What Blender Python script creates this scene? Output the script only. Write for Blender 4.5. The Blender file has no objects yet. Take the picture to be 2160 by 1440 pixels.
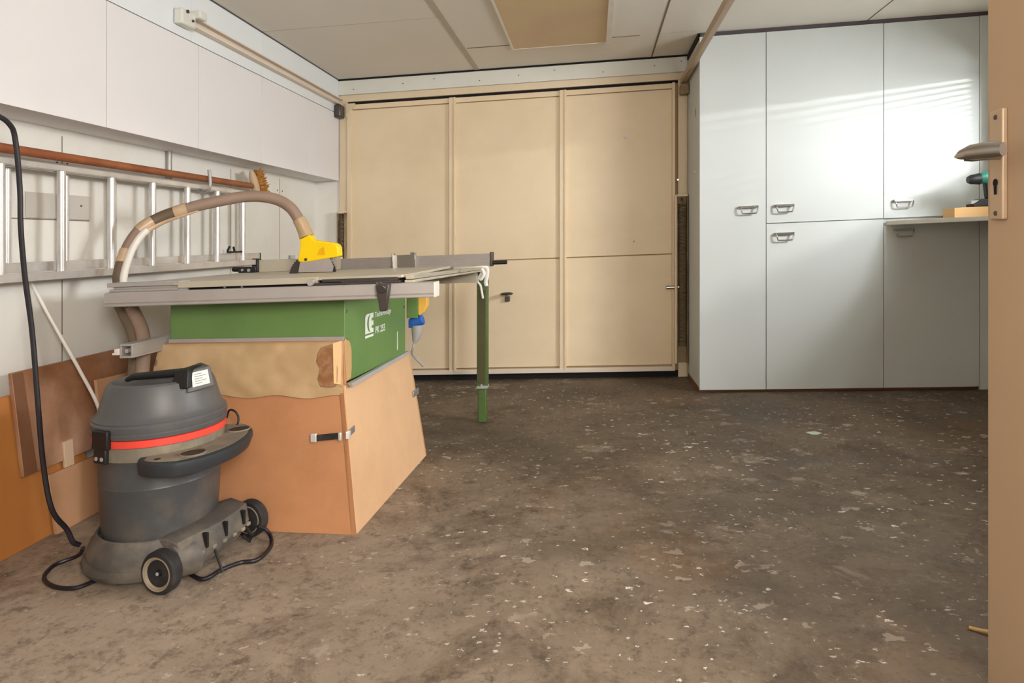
import bpy, bmesh, math, random
from mathutils import Vector, Matrix, noise
random.seed(7)
PI = math.pi
C = bpy.context.scene.collection
# Every mesh is sheared upwards towards the right-hand wall (about 4 cm per metre) so the level floor,
# ceiling, shelves and door head come out tilted.  Heights below are taken from the floor, before the shear.
SHEAR = 0.0405
def shear_z(x): return SHEAR * x
ROOM_H = 2.21
XW, XC, XR, YB, YCAB = -2.033, -1.845, 2.30, 4.718, 4.212   # left wall, cupboard face, right wall, back wall, cabinet face

# ------------------------------------------------------------------ mesh helpers
class MB:
    def __init__(s): s.v = []; s.f = []
    def add(s, vs, fs):
        b = len(s.v); s.v += [tuple(p) for p in vs]; s.f += [tuple(i + b for i in q) for q in fs]; return s
    def hexa(s, b, t):
        return s.add(list(b) + list(t), [(3,2,1,0),(4,5,6,7),(0,1,5,4),(1,2,6,5),(2,3,7,6),(3,0,4,7)])
    def box(s, x0, x1, y0, y1, z0, z1):
        return s.hexa([(x0,y0,z0),(x1,y0,z0),(x1,y1,z0),(x0,y1,z0)], [(x0,y0,z1),(x1,y0,z1),(x1,y1,z1),(x0,y1,z1)])
    def rbox(s, c, ax, ay, az):
        c, ax, ay, az = map(Vector, (c, ax, ay, az))
        q = [c-ax-ay, c+ax-ay, c+ax+ay, c-ax+ay]
        return s.hexa([p-az for p in q], [p+az for p in q])
    def prism(s, pts, d):
        n = len(pts); d = Vector(d); a = [Vector(p) for p in pts]
        return s.add(a + [p + d for p in a], [tuple(range(n-1,-1,-1)), tuple(range(n,2*n))] + [(i,(i+1)%n,n+(i+1)%n,n+i) for i in range(n)])
    def slab(s, poly, z0, z1): return s.prism([(x,y,z0) for x,y in poly], (0,0,z1-z0))
    def rings(s, rs, cap=True):
        n = len(rs[0]); b = len(s.v)
        for r in rs: s.v += [tuple(p) for p in r]
        for k in range(len(rs)-1):
            for i in range(n):
                j = (i+1) % n; s.f.append((b+k*n+i, b+k*n+j, b+(k+1)*n+j, b+(k+1)*n+i))
        if cap:
            s.f.append(tuple(b+i for i in range(n-1,-1,-1))); s.f.append(tuple(b+(len(rs)-1)*n+i for i in range(n)))
        return s
    def tube(s, pts, r, seg=10, cap=True):
        P = [Vector(p) for p in pts]; n = len(P); R = r if isinstance(r, (list,tuple)) else [r]*n
        T = [(P[min(i+1,n-1)] - P[max(i-1,0)]).normalized() for i in range(n)]
        u = T[0].orthogonal().normalized(); rs = []
        for i in range(n):
            u = (u - T[i]*u.dot(T[i])).normalized(); w = T[i].cross(u)
            rs.append([P[i] + (u*math.cos(2*PI*k/seg) + w*math.sin(2*PI*k/seg))*R[i] for k in range(seg)])
        return s.rings(rs, cap)
    def cyl(s, a, b, r, seg=20, r2=None): return s.tube([a, b], [r, r if r2 is None else r2], seg)
    def lathe(s, c, prof, seg=48, axis=None, cap=True):
        c = Vector(c); az = Vector(axis or (0,0,1)).normalized(); u = az.orthogonal().normalized(); w = az.cross(u)
        return s.rings([[c + az*h + (u*math.cos(2*PI*k/seg) + w*math.sin(2*PI*k/seg))*r for k in range(seg)] for r, h in prof], cap)

def curve(pts, n=8):
    P = [Vector(p) for p in pts]; P = [2*P[0]-P[1]] + P + [2*P[-1]-P[-2]]; out = []
    for i in range(1, len(P)-2):
        a, b, c, d = P[i-1:i+3]
        for k in range(n):
            t = k/n
            out.append(.5*((2*b) + (c-a)*t + (2*a-5*b+4*c-d)*t*t + (3*b-a-3*c+d)*t**3))
    out.append(P[-2]); return out

def put(p): return Vector((p[0], p[1], p[2] + shear_z(p[0])))  # shears the point upwards with x, verticals stay plumb
def obj(name, mb, mat, parent=None, bevel=0, tag_=None, smooth=35, seg=2):
    vs = [put(p) for p in mb.v]
    if parent is not None: org = parent.matrix_world.translation.copy() if parent.type == 'EMPTY' else Vector(parent['_o'])
    else:
        lo = [min(v[i] for v in vs) for i in range(3)]; hi = [max(v[i] for v in vs) for i in range(3)]
        org = Vector(((lo[0]+hi[0])/2, (lo[1]+hi[1])/2, lo[2]))
    me = bpy.data.meshes.new(name)
    me.from_pydata([v - org for v in vs], [], mb.f)
    bm = bmesh.new(); bm.from_mesh(me); bmesh.ops.recalc_face_normals(bm, faces=bm.faces)
    for e in bm.edges:
        if len(e.link_faces) == 2: e.smooth = e.calc_face_angle(0) < math.radians(smooth)
    for f in bm.faces: f.smooth = True
    bm.to_mesh(me); bm.free()
    me.materials.append(mat)
    o = bpy.data.objects.new(name, me); C.objects.link(o)
    if parent is None: o.location = org
    else: o.parent = parent
    o['_o'] = tuple(org)
    if bevel:
        m = o.modifiers.new('bevel', 'BEVEL'); m.width = bevel; m.segments = seg; m.limit_method = 'ANGLE'; m.angle_limit = math.radians(40); m.harden_normals = False
    return o
def thing(name, label, cat, loc, group=None):
    o = bpy.data.objects.new(name, None); C.objects.link(o); o.empty_display_size = .05
    o.location = put(loc); o.matrix_world = Matrix.Translation(o.location)
    o['label'] = label; o['category'] = cat
    if group: o['group'] = group
    return o
def tag(o, label, cat, group=None):
    o['label'] = label; o['category'] = cat
    if group: o['group'] = group
    return o
def struct(name, mb, mat, bevel=0, parent=None):
    o = obj(name, mb, mat, parent, bevel)
    if parent is None: o['kind'] = 'structure'
    return o
def each(name, mbs, mat, parent, bevel=0, **k):
    return [obj(name, m, mat, parent, bevel, **k) for m in mbs]
def plab(o, label): o['label'] = label; return o

# ------------------------------------------------------------------ materials
def lin(c):
    return tuple(((v/255)/12.92 if v/255 <= .04045 else (((v/255)+.055)/1.055)**2.4) for v in c) + (1,)
def mat(name, rgb, rough=.6, metal=0, var=.06, scale=6, spec=.5, bump=0, bscale=80, dirt=None, dirt_amt=0, dscale=3, alpha=1, trans=0, stretch=None):
    m = bpy.data.materials.new(name); m.use_nodes = True; nt = m.node_tree; N = nt.nodes; L = nt.links
    b = N['Principled BSDF']; b.inputs['Roughness'].default_value = rough; b.inputs['Metallic'].default_value = metal
    b.inputs['Specular IOR Level'].default_value = spec
    tc = N.new('ShaderNodeTexCoord'); mp = N.new('ShaderNodeMapping'); L.new(tc.outputs['Object'], mp.inputs['Vector'])
    if stretch: mp.inputs['Scale'].default_value = stretch
    nz = N.new('ShaderNodeTexNoise'); nz.inputs['Scale'].default_value = scale; nz.inputs['Detail'].default_value = 6
    L.new(mp.outputs[0], nz.inputs['Vector'])
    base = lin(rgb); mx = N.new('ShaderNodeMix'); mx.data_type = 'RGBA'
    mx.inputs['A'].default_value = tuple(c*(1-var) for c in base[:3]) + (1,)
    mx.inputs['B'].default_value = tuple(min(1, c*(1+var)) for c in base[:3]) + (1,)
    rp = N.new('ShaderNodeMapRange'); rp.inputs[1].default_value = .3; rp.inputs[2].default_value = .7
    L.new(nz.outputs['Fac'], rp.inputs[0]); L.new(rp.outputs[0], mx.inputs['Factor']); col = mx.outputs['Result']
    if dirt:
        n2 = N.new('ShaderNodeTexNoise'); n2.inputs['Scale'].default_value = dscale; n2.inputs['Detail'].default_value = 8; n2.inputs['Roughness'].default_value = .65
        L.new(tc.outputs['Object'], n2.inputs['Vector'])
        r2 = N.new('ShaderNodeMapRange'); r2.inputs[1].default_value = .45; r2.inputs[2].default_value = .72; r2.inputs[4].default_value = dirt_amt
        L.new(n2.outputs['Fac'], r2.inputs[0])
        m2 = N.new('ShaderNodeMix'); m2.data_type = 'RGBA'; m2.inputs['B'].default_value = lin(dirt)
        L.new(col, m2.inputs['A']); L.new(r2.outputs[0], m2.inputs['Factor']); col = m2.outputs['Result']
    L.new(col, b.inputs['Base Color'])
    if bump:
        n3 = N.new('ShaderNodeTexNoise'); n3.inputs['Scale'].default_value = bscale; n3.inputs['Detail'].default_value = 4
        L.new(mp.outputs[0], n3.inputs['Vector'])
        bp = N.new('ShaderNodeBump'); bp.inputs['Strength'].default_value = bump; bp.inputs['Distance'].default_value = .002
        L.new(n3.outputs['Fac'], bp.inputs['Height']); L.new(bp.outputs[0], b.inputs['Normal'])
    if alpha < 1: b.inputs['Alpha'].default_value = alpha
    if trans: b.inputs['Transmission Weight'].default_value = trans
    return m

M_lam   = mat('white_laminate', (208,212,210), .7, var=.012, scale=2, spec=.2)
M_cup   = mat('white_cupboard', (230,227,228), .55, var=.015, scale=2)
M_fasc  = mat('white_fascia', (228,232,234), .6, var=.015, scale=2)
M_wall  = mat('white_wallboard', (232,229,222), .6, var=.02, scale=3, dirt=(206,198,182), dirt_amt=.5, dscale=1.5)
M_beam  = mat('white_beam', (218,217,208), .6, var=.02)
M_ceil  = mat('ceiling_board', (230,224,213), .8, var=.015, scale=2)
M_seam  = mat('ceiling_seam', (190,180,162), .8)
M_seamd = mat('dark_seam', (120,108,92), .8)
M_gap   = mat('shadow_gap', (18,15,14), .9)
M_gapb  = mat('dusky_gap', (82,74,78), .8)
M_oc    = mat('ochre_diffuser', (212,186,150), .5, var=.08, scale=2.2, dirt=(206,190,140), dirt_amt=.8, dscale=2)
M_trimw = mat('white_trim', (232,228,218), .5)
M_gdoor = mat('cream_door_paint', (228,208,176), .5, var=.015, scale=2, dirt=(196,170,132), dirt_amt=.35, dscale=1.2)
M_gfr   = mat('cream_frame_paint', (220,202,172), .5, var=.03)
M_gline = mat('door_seam', (165,138,100), .7)
M_trk   = mat('pale_track_paint', (222,208,192), .5, var=.04)
M_clasp = mat('bright_clasp', (226,224,220), .3, metal=.3)
M_leaf  = mat('tan_door_paint', (198,172,144), .55, var=.02)
M_plate = mat('satin_plate', (206,184,160), .4, metal=.35, var=.05)
M_alu   = mat('dull_aluminium', (168,162,158), .45, metal=.55, var=.06, scale=20, stretch=(1,8,8))
M_rail  = mat('grey_rail', (182,176,172), .5, metal=.25, var=.04, scale=12)
M_table = mat('table_alloy', (196,188,170), .5, metal=.2, var=.06, scale=9)
M_lad   = mat('ladder_alloy', (226,223,220), .32, metal=.55, var=.1, scale=18, dirt=(110,100,95), dirt_amt=.4, dscale=9)
M_chrome= mat('chrome', (190,186,184), .22, metal=1, var=.02)
M_steel = mat('dark_steel', (92,86,84), .4, metal=.7, var=.1)
M_black = mat('black_plastic', (26,24,25), .5, var=.15)
M_rub   = mat('black_rubber', (34,32,33), .75, var=.2, dirt=(95,88,82), dirt_amt=.4, dscale=14)
M_cable = mat('cable_rubber', (30,25,32), .45)
M_green = mat('saw_green', (108,142,80), .45, var=.07, scale=5, dirt=(112,140,84), dirt_amt=.35, dscale=5)
M_greend= mat('green_tube', (78,104,50), .5, var=.12, dirt=(60,66,38), dirt_amt=.4, dscale=9)
M_ply   = mat('hardboard_panel', (200,142,98), .65, var=.05, scale=5, dirt=(172,116,76), dirt_amt=.5, dscale=4, bump=.15)
M_plyl  = mat('light_plywood_panel', (224,182,140), .65, var=.04, scale=5, dirt=(200,156,118), dirt_amt=.5, dscale=3, bump=.1)
M_plye  = mat('plywood_edge', (164,112,72), .7)
M_paper = mat('brown_wrap', (196,164,122), .5, var=.05, scale=6, dirt=(214,186,148), dirt_amt=.6, dscale=6)
M_patch = mat('glossy_tape', (150,104,66), .25, var=.12, scale=18, dirt=(200,170,140), dirt_amt=.6, dscale=16)
M_tape  = mat('masking_tape', (214,172,118), .5, var=.05)
M_lblw  = mat('white_print', (236,240,230), .6)
M_lblg  = mat('label_print', (150,146,144), .6)
M_yel   = mat('yellow_guard', (255,214,14), .35, var=.03, spec=.4)
M_yelw  = mat('yellow_switch', (250,196,90), .4)
M_blue  = mat('blue_plug', (34,96,186), .45)
M_greyp = mat('grey_plastic', (170,168,168), .45)
M_hose  = mat('dusty_hose', (146,122,106), .6, var=.08, scale=14, bump=.2, bscale=160)
M_hosed = mat('dark_hose', (104,88,70), .6, var=.08, scale=14)
M_beige = mat('beige_tape', (196,166,136), .35, var=.1, scale=22)
M_wtube = mat('white_tube', (228,222,214), .4)
M_pole  = mat('red_brown_pole', (140,80,48), .4, var=.14, scale=9, stretch=(8,1,8), dirt=(196,130,76), dirt_amt=.4, dscale=6)
M_brush = mat('brush_bristle', (176,120,52), .9, var=.3, scale=60, bump=.8, bscale=200)
M_brushw= mat('brush_wood', (196,170,140), .6, var=.08)
M_vac   = mat('vac_grey', (74,75,77), .42, var=.1, scale=7, dirt=(128,116,100), dirt_amt=.55, dscale=5)
M_vacl  = mat('vac_lid_grey', (88,88,90), .45, var=.08, scale=7, dirt=(120,114,106), dirt_amt=.4, dscale=4)
M_dust  = mat('dusty_grey', (128,120,106), .8, var=.15, scale=16, dirt=(176,160,132), dirt_amt=.7, dscale=12)
M_base  = mat('trolley_grey', (86,82,78), .6, var=.15, scale=12, dirt=(142,130,112), dirt_amt=.6, dscale=9)
M_red   = mat('red_band', (246,78,64), .45, var=.08)
M_wring = mat('wheel_ring', (150,136,116), .6, var=.1)
M_bdark = mat('dark_veneer', (146,98,66), .55, var=.12, scale=4, stretch=(1,1,5), dirt=(204,166,138), dirt_amt=.8, dscale=1.6)
M_bdust = mat('dusty_veneer', (186,144,116), .65, var=.08, scale=4, dirt=(160,112,80), dirt_amt=.6, dscale=2.5)
M_bstrip= mat('veneer_strip', (126,86,60), .6, var=.08)
M_boch  = mat('ochre_board', (190,124,62), .6, var=.06, scale=3, dirt=(168,110,60), dirt_amt=.5, dscale=2)
M_bsm   = mat('pale_board', (194,148,110), .65, var=.07, scale=5)
M_bpal  = mat('light_offcut', (214,184,154), .65, var=.05)
M_brown = mat('brown_plinth', (128,80,46), .6, var=.1)
M_bench = mat('bench_edge', (226,220,206), .5)
M_spring= mat('dusty_spring', (128,112,86), .7, metal=.2, var=.15, scale=30)
M_chan  = mat('spring_channel', (150,130,98), .7, var=.2, scale=12, dirt=(84,66,46), dirt_amt=.7, dscale=7)
M_bag   = mat('white_cord', (236,234,226), .5)
M_teal  = mat('teal_drill', (40,120,104), .4, var=.15, scale=30)
M_plank = mat('pine_plank', (212,170,112), .6, var=.06)
M_clear = mat('cloudy_guard_plastic', (186,176,172), .3, var=.1, alpha=.75)
M_blind = mat('blind_slat', (225,225,220), .5)
M_hall  = mat('hall_paint', (222,212,196), .8)
M_metalplate = mat('wall_plate', (196,190,182), .5, var=.04)

def floor_material():
    m = bpy.data.materials.new('stained_concrete'); m.use_nodes = True; nt = m.node_tree; N = nt.nodes; L = nt.links
    b = N['Principled BSDF']; b.inputs['Specular IOR Level'].default_value = .35
    tc = N.new('ShaderNodeTexCoord'); P = tc.outputs['Object']
    def nz(s, d=6, r=.6, dist=0):
        n = N.new('ShaderNodeTexNoise'); n.inputs['Scale'].default_value = s; n.inputs['Detail'].default_value = d; n.inputs['Roughness'].default_value = r
        n.inputs['Distortion'].default_value = dist; L.new(P, n.inputs['Vector']); return n.outputs['Fac']
    def rng(x, a, c, lo=0, hi=1):
        n = N.new('ShaderNodeMapRange'); n.inputs[1].default_value = a; n.inputs[2].default_value = c; n.inputs[3].default_value = lo; n.inputs[4].default_value = hi
        L.new(x, n.inputs[0]); return n.outputs[0]
    def mix(A, B, f):
        n = N.new('ShaderNodeMix'); n.data_type = 'RGBA'
        for k, v in (('A', A), ('B', B)):
            if isinstance(v, tuple): n.inputs[k].default_value = lin(v)
            else: L.new(v, n.inputs[k])
        L.new(f, n.inputs['Factor']); return n.outputs['Result']
    def math_(op, a, c):
        n = N.new('ShaderNodeMath'); n.operation = op
        for i, v in enumerate((a, c)):
            if isinstance(v, (int, float)): n.inputs[i].default_value = v
            else: L.new(v, n.inputs[i])
        return n.outputs[0]
    c = mix((80,69,56), (120,104,86), rng(nz(1.0, 9, .66), .38, .62))
    # brighter light on the near-left floor, painted in as a paler base colour
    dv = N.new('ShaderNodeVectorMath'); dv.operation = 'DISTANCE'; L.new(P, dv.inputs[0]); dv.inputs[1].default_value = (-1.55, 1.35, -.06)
    lit_patch = math_('ADD', dv.outputs['Value'], rng(nz(2.2, 8, .7), .3, .7, -.45, .45))
    c = mix(c, (196,176,156), rng(lit_patch, .3, 2.1, .72, 0))
    c = mix(c, (74,58,44), rng(nz(2.6, 12, .76, .5), .50, .66, 0, .8))
    c = mix(c, (152,132,112), rng(nz(5.5, 12, .78, .7), .56, .70, 0, .6))
    c = mix(c, (60,47,36), rng(nz(12, 8, .8), .53, .66, 0, .65))
    c = mix(c, (70,56,44), rng(nz(36, 6, .8), .52, .66, 0, .5))
    c = mix(c, (168,150,130), rng(nz(42, 5, .7), .6, .74, 0, .5))
    # rusty tone in places
    c = mix(c, (132,96,60), rng(nz(.7, 5, .6), .54, .72, 0, .5))
    # flecks of paint and filler trodden into the concrete
    def flecks(scale, rad, keep, stretchf=1):
        mp = N.new('ShaderNodeMapping'); L.new(P, mp.inputs['Vector']); mp.inputs['Scale'].default_value = (1, stretchf, 1); mp.inputs['Location'].default_value = (scale*.37, scale*.11, 0)
        dn = N.new('ShaderNodeTexNoise'); dn.inputs['Scale'].default_value = scale*3.2; dn.inputs['Detail'].default_value = 3; L.new(mp.outputs[0], dn.inputs['Vector'])
        ad = N.new('ShaderNodeMixRGB'); ad.blend_type = 'ADD'; ad.inputs[0].default_value = 1.1/scale; L.new(mp.outputs[0], ad.inputs[1]); L.new(dn.outputs['Color'], ad.inputs[2])
        v = N.new('ShaderNodeTexVoronoi'); v.inputs['Scale'].default_value = scale; v.voronoi_dimensions = '2D'; L.new(ad.outputs[0], v.inputs['Vector'])
        sp = N.new('ShaderNodeSeparateColor'); L.new(v.outputs['Color'], sp.inputs[0])
        size = math_('MULTIPLY', sp.outputs[1], rad)
        hit = math_('LESS_THAN', v.outputs['Distance'], size)
        pick = math_('LESS_THAN', sp.outputs[0], keep)
        return math_('MULTIPLY', hit, pick)
    dens = rng(nz(.9, 3, .5), .42, .62, .25, 1)
    c = mix(c, (196,184,168), math_('MULTIPLY', flecks(11, .30, .13, 1.3), math_('MULTIPLY', dens, .6)))
    c = mix(c, (236,230,222), math_('MULTIPLY', flecks(24, .22, .13, 1.5), dens))
    c = mix(c, (226,218,206), math_('MULTIPLY', flecks(48, .24, .11, 1.2), math_('MULTIPLY', dens, .9)))
    c = mix(c, (60,48,38), math_('MULTIPLY', flecks(9, .26, .04, 1.5), .35))
    c = mix(c, (184,168,150), math_('MULTIPLY', flecks(4.5, .45, .2, 1.5), rng(nz(18, 7, .75), .45, .62, 0, .55)))
    L.new(c, b.inputs['Base Color'])
    L.new(rng(nz(4, 5, .6), .3, .7, .5, .8), b.inputs['Roughness'])
    bp = N.new('ShaderNodeBump'); bp.inputs['Strength'].default_value = .25; bp.inputs['Distance'].default_value = .004
    L.new(nz(28, 8, .7), bp.inputs['Height']); L.new(bp.outputs[0], b.inputs['Normal'])
    return m
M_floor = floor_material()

# ------------------------------------------------------------------ the room
HX0, HX1, HY0, FY = -1.3, 1.7, -1.9, .60       # hallway behind, and the wall with the inner doorway
def origin0(o):
    # keep procedural coordinates in room metres
    d = o.location.copy(); o.data.transform(Matrix.Translation(d)); o.location = (0,0,0); return o
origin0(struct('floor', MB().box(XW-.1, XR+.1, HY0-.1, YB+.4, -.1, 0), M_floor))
origin0(struct('ceiling', MB().box(XW-.1, XR+.1, HY0-.1, YB+.3, ROOM_H, ROOM_H+.1), M_ceil))
struct('wall_left', MB().box(XW-.1, XW, FY-.12, YB+.1, 0, ROOM_H), M_wall)
# right wall with window opening
WY0, WY1, WH0, WH1 = 1.75, 4.04, 1.31, 1.905
struct('wall_right', MB().box(XR, XR+.16, FY-.12, WY0, 0, ROOM_H).box(XR, XR+.16, WY1, YB+.1, 0, ROOM_H).box(XR, XR+.16, WY0, WY1, 0, WH0).box(XR, XR+.16, WY0, WY1, WH1, ROOM_H), M_wall)
struct('wall_front', MB().box(XW, -.80, FY-.12, FY, 0, ROOM_H).box(.865, XR, FY-.12, FY, 0, ROOM_H).box(-.80, .865, FY-.12, FY, 2.06, ROOM_H), M_wall)
struct('wall_hall', MB().box(HX0-.1, HX0, HY0, FY-.12, 0, ROOM_H).box(HX1, HX1+.1, HY0, FY-.12, 0, ROOM_H).box(HX0-.1, HX1+.1, HY0-.1, HY0, 0, ROOM_H), M_hall)
struct('wall_back', MB().box(XW, -1.845, YB-.001, YB+.12, 0, ROOM_H).box(.646, XR, YB, YB+.12, 0, ROOM_H).box(-1.845, .646, YB+.02, YB+.12, 2.06, ROOM_H), M_wall)
# board joints on the left wall and small fixings
for i, (y, z0, z1) in enumerate(((2.35, .02, 1.45), (4.155, .02, 1.45), (3.56, .02, 1.45))):
    struct('trim_%d' % (i+1), MB().box(XW, XW+.0012, y-.0018, y+.0018, z0, z1), M_seamd)
struct('trim_4', MB().box(XW, XW+.0012, .8, 2.49, 1.125, 1.129), M_seamd)
nails = MB()
for y, h in ((2.325,1.345),(2.375,1.345),(2.94,1.36),(3.52,.99),(3.60,.99),(4.12,1.37),(4.19,1.37),(4.5,1.18),(4.45,.9)):
    nails.cyl((XW, y, h), (XW+.0025, y, h), .0045, 10)
struct('trim_5', nails, M_steel)
# white head beam and cream door frame of the garage door
b = struct('trim_6', MB().box(XC, .646, YB-.03, YB+.02, 2.095, ROOM_H-.012), M_beam, .002)
for k, x in enumerate((-1.73,-1.36,-1.13,-.80,-.52,-.27,.07,.42,.60)):
    obj('nail_head', MB().cyl((x, YB-.0305, 2.13+.018*((k*7)%3)), (x, YB-.033, 2.13+.018*((k*7)%3)), .004, 8), M_steel, b)
struct('trim_7', MB().box(XC, .646, YB-.034, YB+.02, ROOM_H-.012, ROOM_H), M_gap)  # shadow line at the ceiling joint, put in as a dark strip
struct('trim_8', MB().box(XC, .646, YB-.012, YB+.06, 2.046, 2.095), M_gfr, .002)
struct('trim_9', MB().box(XC, -1.783, YB-.012, YB+.06, 0, 2.046), M_gfr, .002)
struct('trim_10', MB().box(.582, .646, YB-.012, YB+.06, 0, 2.046), M_gfr, .002)
# ceiling joints and cover strips
seams = [(-1.84,-.83,3.553,3.559,M_seam,.001),(-.835,-.80,2.2,4.70,M_seam,.003),(-.79,-.52,4.155,4.166,M_seamd,.002),
         (.115,.285,4.16,4.168,M_seamd,.002),(.395,.405,2.4,4.70,M_seamd,.002),(1.622,1.628,2.6,4.212,M_seamd,.002),(.41,.62,4.155,4.16,M_seam,.001)]
for i, (x0,x1,y0,y1,m_,t) in enumerate(seams):
    struct('trim_%d' % (i+11), MB().box(x0,x1,y0,y1,ROOM_H-t,ROOM_H), m_)
struct('trim_18', MB().box(XC, XC+.004, FY, YB, ROOM_H-.006, ROOM_H), M_gapb)
struct('trim_19', MB().box(.655, XR, YCAB-.001, YB, ROOM_H-.022, ROOM_H), M_gapb)  # shade in the gap above the cabinets, painted as a dark strip
struct('trim_20', MB().box(.640, .655, YCAB+.01, YB-.03, ROOM_H-.04, ROOM_H), M_gap)
# ochre ceiling light cover
t = thing('ceiling_light', 'ochre rectangular light cover framed in white strips on the ceiling', 'ceiling light', (-.21, 3.6, ROOM_H))
obj('diffuser', MB().box(-.50, .08, 2.9, 4.225, ROOM_H-.010, ROOM_H-.001), M_oc, t)
obj('frame', MB().box(.08, .11, 2.9, 4.225, ROOM_H-.02, ROOM_H-.001).box(-.512, -.50, 2.9, 4.225, ROOM_H-.012, ROOM_H-.001).box(-.512,.11,4.225,4.234,ROOM_H-.012,ROOM_H-.001), M_trimw, t)

# ------------------------------------------------------------------ garage door
door = struct('door_1', MB().box(-1.783, .582, YB+.012, YB+.045, .036, 2.028), M_gline)
XM = (-1.783+.03, -1.0, -.21, .545)
for i in range(3):
    x0 = XM[i] + (.012 if i else 0); x1 = XM[i+1] - (.012 if i < 2 else 0)
    obj('panel', MB().box(x0, x1, YB-.0, YB+.013, .085, .844), M_gdoor, door, .002)
    obj('panel', MB().box(x0, x1, YB-.0, YB+.013, .851, 1.985), M_gdoor, door, .002)
for x in (-1.0, -.21):
    obj('mullion', MB().box(x-.024, x+.024, YB-.022, YB+.012, .06, 2.026).box(x+.010, x+.024, YB-.030, YB-.02, .06, 2.026), M_gdoor, door, .002)
obj('door_rim', MB().box(-1.783, -1.75, YB-.022, YB+.012, .06, 2.026).box(.540, .560, YB-.03, YB+.012, .06, 2.026).box(-1.783,.56,YB-.006,YB+.012,1.99,2.026), M_gdoor, door, .002)
obj('bottom_rail', MB().box(-1.783, .56, YB-.028, YB+.012, .044, .075), M_trk, door, .003)
obj('rubber_seal', MB().box(-1.783, .582, YB+.0, YB+.02, .001, .044).box(-1.783,.582,YB+.005,YB+.02,2.028,2.046), M_gap, door)
# T handle with oval grip and lock
hd = obj('door_handle', MB().cyl((-.60,YB,.605), (-.60,YB-.05,.605), .008).lathe((-.602,YB-.055,.612), [(.001,-.008),(.03,-.008),(.044,-.003),(.044,.003),(.03,.008),(.001,.008)], 28), M_black, door)
obj('lock_cylinder', MB().rbox((-.602,YB-.014,.572), (.017,0,0), (0,.014,0), (0,0,.018)), M_steel, door, .004)
plab(hd, 'black oval door handle')
obj('peg', MB().cyl((.230,YB-.001,1.68), (.230,YB-.014,1.68), .017).cyl((.230,YB-.012,1.68),(.230,YB-.02,1.68),.007), M_trk, door)
each('bolt', [MB().cyl((.50,YB-.04,.62), (.585,YB-.04,.62), .013), MB().cyl((.575,YB-.02,1.354),(.575,YB-.05,1.354),.006)], M_chrome, door)
each('screw', [MB().cyl((.282,YB-.001,.944),(.282,YB-.004,.944),.006,10), MB().cyl((.565,YB-.012,1.96),(.565,YB-.016,1.96),.01,10)], M_gline, door)
obj('corner_bracket', MB().prism([(-1.79,YB-.03,2.03),(-1.72,YB-.03,2.03),(-1.735,YB-.03,2.0),(-1.755,YB-.03,1.985),(-1.79,YB-.03,1.93)], (0,.02,0)), M_gfr, door, .002)

def spring_housing(x0, x1, h0, h1, label, strip=None):
    t = thing('spring_housing', label, 'door spring', ((x0+x1)/2, YB-.05, h0))
    obj('channel', MB().box(x0, x1, YB-.016, YB-.012, h0, h1).box(x0, x0+.006, YB-.06, YB-.012, h0, h1).box(x1-.006, x1, YB-.06, YB-.012, h0, h1), M_chan, t)
    xc = (x0+x1)/2; r = min(.024, (x1-x0)/2-.009); pts = []
    top = h1-.05; bot = h0+.12; n = int((top-bot)/.0095)
    for i in range(n*8): a = 2*PI*i/8; pts.append((xc+r*math.cos(a), YB-.042+r*math.sin(a), bot+(top-bot)*i/(n*8)))
    obj('spring', MB().tube(pts, .0036, 5), M_spring, t)
    obj('spring_hook', curve_tube([(xc,YB-.04,top),(xc+.006,YB-.04,top+.02),(xc,YB-.03,top+.035),(xc-.005,YB-.018,top+.02)], .003), M_steel, t)
    obj('cap', MB().box(x0, x1, YB-.06, YB-.012, h1-.004, h1+.012), M_gfr, t, .001)
    return t
def curve_tube(pts, r, seg=8, n=8): return MB().tube(curve(pts, n), r, seg)
spring_housing(-1.842, -1.783, .02, 1.235, 'dusty coil spring in a channel left of the garage door, behind the yellow saw guard', None)
s2 = spring_housing(.567, .643, .10, 1.242, 'dusty coil spring in a tall channel right of the garage door, beside the white cabinets', None)
obj('guide_bar', MB().box(.553, .567, YB-.068, YB-.05, .10, 1.25), M_gdoor, s2, .002)

# overhead tracks
t = thing('door_track', 'cream steel garage door track running along the white wall cupboards', 'door track', (-1.83, 3.7, 2.0))
obj('rail', MB().box(XC+.002, XC+.008, 2.80, 4.69, 2.017, 2.062).box(XC+.008, XC+.036, 2.80, 4.69, 2.017, 2.024).box(XC+.008, XC+.036, 2.80, 4.69, 2.055, 2.062).box(XC+.030, XC+.036, 2.80, 4.69, 2.024, 2.029), M_trk, t, .001)
obj('bracket', MB().box(XC+.002, XC+.045, 2.755, 2.86, 2.0, 2.07).box(XC+.012, XC+.07, 2.85, 2.91, 2.05, 2.088), M_beam, t, .008)
each('bolt', [MB().cyl((XC+.045,2.79,2.06),(XC+.052,2.79,2.06),.008,10), MB().cyl((XC+.045,2.83,2.03),(XC+.052,2.83,2.03),.006,10)], M_steel, t)
obj('end_bracket', MB().box(XC+.002, XC+.05, 4.60, 4.69, 1.92, 2.01), M_steel, t, .01)
t = thing('door_track', 'cream steel garage door track hanging beside the tall white cabinets', 'door track', (.61, 3.6, 2.0))
obj('rail', MB().box(.596, .602, 2.0, 4.69, 2.010, 2.050).box(.602, .628, 2.0, 4.69, 2.010, 2.016).box(.602, .628, 2.0, 4.69, 2.044, 2.050), mat('brownish_track', (178,156,128), .5, var=.06), t, .001)
obj('end_bracket', MB().box(.588, .646, 4.62, 4.69, 1.93, 2.0), M_chan, t, .008)
obj('hanger', MB().box(.600,.606,2.15,2.19,2.05,ROOM_H), M_gfr, t)

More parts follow.
